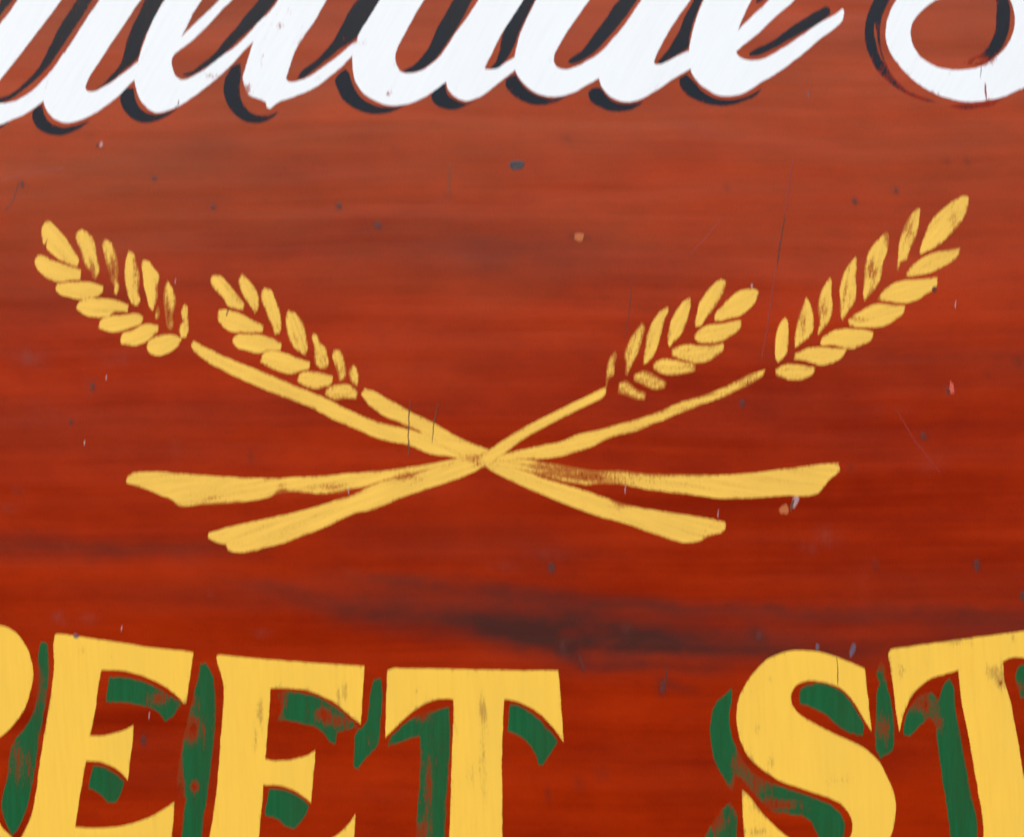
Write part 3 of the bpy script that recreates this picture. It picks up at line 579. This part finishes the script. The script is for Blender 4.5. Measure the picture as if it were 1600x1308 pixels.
stalk(stem3, 'long stem of the outer wheat ear on the right', 'K4', [
 ([(1300,62),(1325,75),(1315,150),(1270,240),(1200,320),(1120,390),(1015,442),(1010,420),(1040,320),(1080,230),(1140,160),(1240,85)], .10),
 ([(995,138),(1015,150),(1005,230),(990,320),(950,410),(925,475),(890,490),(875,548),(862,540),(870,470),(878,370),(900,280),(940,200)], .16),
 ([(795,292),(812,310),(810,400),(775,500),(760,600),(720,670),(655,745),(648,700),(655,600),(660,500),(690,410),(740,345)], .14),
 ([(600,452),(610,470),(602,580),(605,680),(595,750),(550,810),(520,865),(505,840),(500,740),(500,650),(520,570),(560,500)], .16),
 ([(435,582),(448,610),(445,690),(455,760),(440,850),(400,910),(365,960),(358,940),(370,870),(358,780),(370,700),(400,640)], .14),
 ([(285,705),(310,750),(328,810),(335,890),(320,940),(270,1000),(215,1040),(210,1000),(220,910),(240,820),(265,760)], .14),
 ([(150,840),(168,860),(172,940),(165,1070),(140,1100),(105,1135),(90,1110),(86,1000),(100,920),(125,865)], .14),
 ([(930,550),(1000,480),(1090,430),(1180,410),(1272,395),(1255,450),(1190,500),(1110,545),(1010,575),(920,588)], .18),
 ([(770,680),(850,620),(950,600),(1040,595),(1125,580),(1115,650),(1060,690),(1000,730),(930,752),(830,745),(735,735)], .06),
 ([(550,860),(620,810),(710,760),(800,755),(918,768),(910,805),(850,860),(760,905),(650,910),(560,900)], .10),
 ([(380,980),(450,930),(540,910),(640,920),(715,930),(705,980),(640,1020),(570,1045),(470,1025),(375,1025)], .10),
 ([(210,1075),(300,1035),(400,1030),(545,1045),(520,1090),(460,1130),(370,1150),(290,1125),(205,1115)], .14),
 ([(85,1170),(160,1140),(250,1145),(345,1160),(330,1205),(270,1240),(190,1245),(90,1215)], .20)], .10)
stalk(stem4, 'stem of the inner wheat ear on the right', 'K3', [
 ([(1040,128),(1080,145),(1070,200),(1030,290),(980,370),(930,430),(885,500),(835,515),(833,470),(850,400),(865,320),(910,250),(960,190),(1005,145)], .16),
 ([(1290,205),(1338,225),(1320,290),(1270,360),(1200,415),(1110,440),(1030,465),(988,465),(990,410),(1040,350),(1110,280),(1190,220)], .12),
 ([(795,270),(803,300),(790,390),(770,470),(730,560),(680,620),(635,665),(622,640),(625,540),(650,450),(690,370),(740,310)], .14),
 ([(625,343),(630,370),(600,450),(575,540),(550,640),(520,720),(480,775),(430,810),(428,770),(440,680),(450,590),(480,500),(530,420),(580,365)], .14),
 ([(850,545),(940,490),(1040,480),(1120,465),(1195,450),(1195,510),(1130,570),(1040,620),(940,642),(840,615),(823,580)], .16),
 ([(650,680),(760,640),(860,650),(960,650),(1060,632),(1062,680),(1000,740),(920,785),(850,795),(740,770),(650,735)], .24),
 ([(415,468),(445,500),(425,590),(400,680),(365,760),(330,830),(305,890),(285,890),(290,790),(278,740),(300,650),(350,560)], .34),
 ([(205,695),(222,720),(205,800),(195,890),(165,910),(145,970),(135,1000),(135,890),(145,800),(170,740)], .34),
 ([(510,790),(590,755),(680,765),(760,780),(845,795),(840,855),(750,880),(640,890),(540,865),(500,835)], .28),
 ([(350,885),(430,850),(500,875),(560,905),(615,945),(600,990),(520,1000),(430,970),(350,930)], .32),
 ([(235,950),(290,925),(340,960),(380,1000),(450,1025),(440,1080),(380,1080),(300,1050),(230,1030)], .38)], .10)

# ------------------------------------------------------------------ dents, chips, cracks and scratches in the panel
def chip(x, y, rx, ry, mat, name='paint_chip', rot=0.0, d=0.00002):
    n = 14; ca, sa = math.cos(rot), math.sin(rot); vs_ = []; top = []
    for i in range(n):
        a = 2 * math.pi * i / n; r = 1 + random.uniform(-.22, .22)
        u, v = math.cos(a) * rx * r, math.sin(a) * ry * r
        top.append((u * ca - v * sa, u * sa + v * ca))
    vs_ = [((u) * U, -d - 0.00003, -v * U) for u, v in top] + [((u * 1.12) * U, 0, -v * 1.12 * U) for u, v in top] + [(0, -d - 0.00003, 0)]
    fs = [(i, 2 * n, (i + 1) % n) for i in range(n)] + [(n + i, i, (i + 1) % n, n + (i + 1) % n) for i in range(n)]
    me = bpy.data.meshes.new(name); me.from_pydata(vs_, [], fs); me.materials.append(mat); me.update()
    o = bpy.data.objects.new(name, me); C.objects.link(o); o.parent = panel; o.location = px(x, y, 0)
    return o

def line(pts, w, mat, name, d=0.00003, wig=0.6):
    pl = []
    for (x1, y1), (x2, y2) in zip(pts[:-1], pts[1:]):
        k = max(2, int(math.hypot(x2 - x1, y2 - y1) / 5))
        pl += [(x1 + (x2 - x1) * i / k, y1 + (y2 - y1) * i / k) for i in range(k)]
    pl.append(pts[-1]); n = len(pl); vs_ = []; fs = []
    cx, cy = pl[n // 2]
    for i, (x, y) in enumerate(pl):
        a = pl[max(0, i - 1)]; b = pl[min(n - 1, i + 1)]; L = math.hypot(b[0] - a[0], b[1] - a[1]); nx_, ny_ = -(b[1] - a[1]) / L, (b[0] - a[0]) / L
        ww = w * 0.5 * (0.25 + 0.75 * math.sin(math.pi * (i + .3) / (n - .4)) ** .6) * random.uniform(.7, 1.25)
        j = random.uniform(-wig, wig)
        c0 = px(cx, cy, 0)
        for s, dd in ((-1.4, 0), (-1, d), (1, d), (1.4, 0)):
            vs_.append(tuple(px(x + nx_ * (ww * s + j), y + ny_ * (ww * s + j), dd) - c0))
    for i in range(n - 1):
        for j in range(3):
            a = i * 4 + j; fs.append((a, a + 1, a + 5, a + 4))
    me = bpy.data.meshes.new(name); me.from_pydata(vs_, [], fs); me.materials.append(mat); me.update()
    o = bpy.data.objects.new(name, me); C.objects.link(o); o.parent = panel; o.location = px(cx, cy, 0)
    return o

TOPD = 0.00013
chip(807, 258, 12, 7.5, M_DARK, 'dent')
chip(905, 370, 7, 6, M_ORANGE)
for x, y, rx, ry in [(530, 322, 3, 4), (590, 352, 4, 4), (35, 288, 2, 4), (1335, 314, 2.5, 3.5), (333, 324, 2.5, 3), (241, 279, 3, 3), (1400, 298, 2, 3), (1443, 682, 3, 4), (110, 660, 2, 3), (145, 604, 2, 4), (1160, 630, 3, 4), (1036, 1072, 3, 8), (1186, 994, 3, 5), (1526, 884, 3, 7), (1598, 932, 3, 6), (862, 888, 4, 6), (224, 1158, 3, 6)]:
    chip(x, y, rx * 1.25, ry * 1.2, M_BROWN, 'dent')
chip(1460, 452, 3.5, 4.5, M_BROWN, d=TOPD); chip(119, 994, 4, 3, M_BLUEG, d=TOPD)
chip(1243, 783, 4.5, 9, M_PALE, rot=.25); chip(1238, 788, 2, 9, M_LINE, rot=.3, d=0.00009); chip(1226, 796, 7, 7, M_ORANGE)
chip(1487, 606, 3, 9, M_PINK, rot=-.15); chip(1481, 611, 2.5, 5, M_BROWN)
chip(1175, 447, 2, 3, M_PALE, d=TOPD)
chip(1332, 1016, 3.5, 10, M_BLUEG, rot=.25); chip(1277, 1011, 3, 5, M_BLUEG, rot=.1)
chip(158, 226, 2.2, 4, M_PALE, rot=.3); chip(152, 227, 1.8, 4, M_BROWN, rot=.3, name='dent')
for x, y, h in [(977, 765, 6), (1122, 803, 6), (545, 767, 6), (274, 439, 4), (132, 692, 4), (190, 982, 4), (233, 1118, 5), (1493, 476, 6), (166, 590, 4)]:
    line([(x + 1.0, y - h), (x - 0.3, y), (x, y + h)], 1.2, M_PALE, 'pale_nick', d=TOPD if h > 5 else 0.00003, wig=.1)
line([(641, 625), (639, 650), (638, 680), (639, 705), (637, 712)], 1.7, M_LINE, 'crack', d=TOPD)
line([(685, 630), (681, 645), (677, 670), (675, 692)], 1.2, M_LINE, 'crack', d=TOPD)
line([(703, 256), (702, 285), (700, 304)], 1.4, M_LINE, 'crack')
line([(1307, 1026), (1309, 1050), (1309, 1072)], 1.4, M_LINE, 'crack', d=TOPD)
line([(1539, 130), (1540, 146), (1541, 157)], 2.6, M_FAINT, 'crack', d=TOPD)
line([(1533, 104), (1532, 122)], 1.2, M_BLUEG, 'crack', d=TOPD)
line([(357, 484), (354, 494)], 2, M_LINE, 'crack', d=TOPD)
line([(279, 157), (278, 165)], 2, M_LINE, 'crack', d=TOPD)
line([(11, 190), (10, 198)], 2, M_LINE, 'crack', d=TOPD)
line([(1169, 592), (1168, 604)], 2, M_LINE, 'crack', d=TOPD)
line([(1262, 142), (1264, 152)], 1.4, M_BLUEG, 'scratch')
line([(1239, 245), (1233, 290), (1226, 335)], 1.8, M_FAINT, 'scratch')
line([(1227, 335), (1221, 370), (1213, 420)], 2.0, M_BROWN, 'scratch')
line([(1213, 420), (1207, 455), (1198, 520), (1190, 560)], 1.8, M_FAINT, 'scratch')
line([(1128, 340), (1100, 375), (1078, 396)], 1.1, M_FAINT, 'scratch')
line([(988, 440), (984, 480), (976, 530)], 1.0, M_BROWN, 'scratch')
line([(0, 283), (40, 272), (100, 262)], 1.2, M_FAINT, 'scratch')
line([(30, 285), (20, 315), (8, 330)], 1.5, M_BROWN, 'scratch')
line([(1400, 640), (1430, 690), (1470, 740)], 1.2, M_FAINT, 'scratch')
line([(1042, 1040), (1041, 1060), (1036, 1076)], 2.2, M_BROWN, 'scratch')
line([(905, 1022), (914, 1050)], 2.4, M_BROWN, 'scratch')
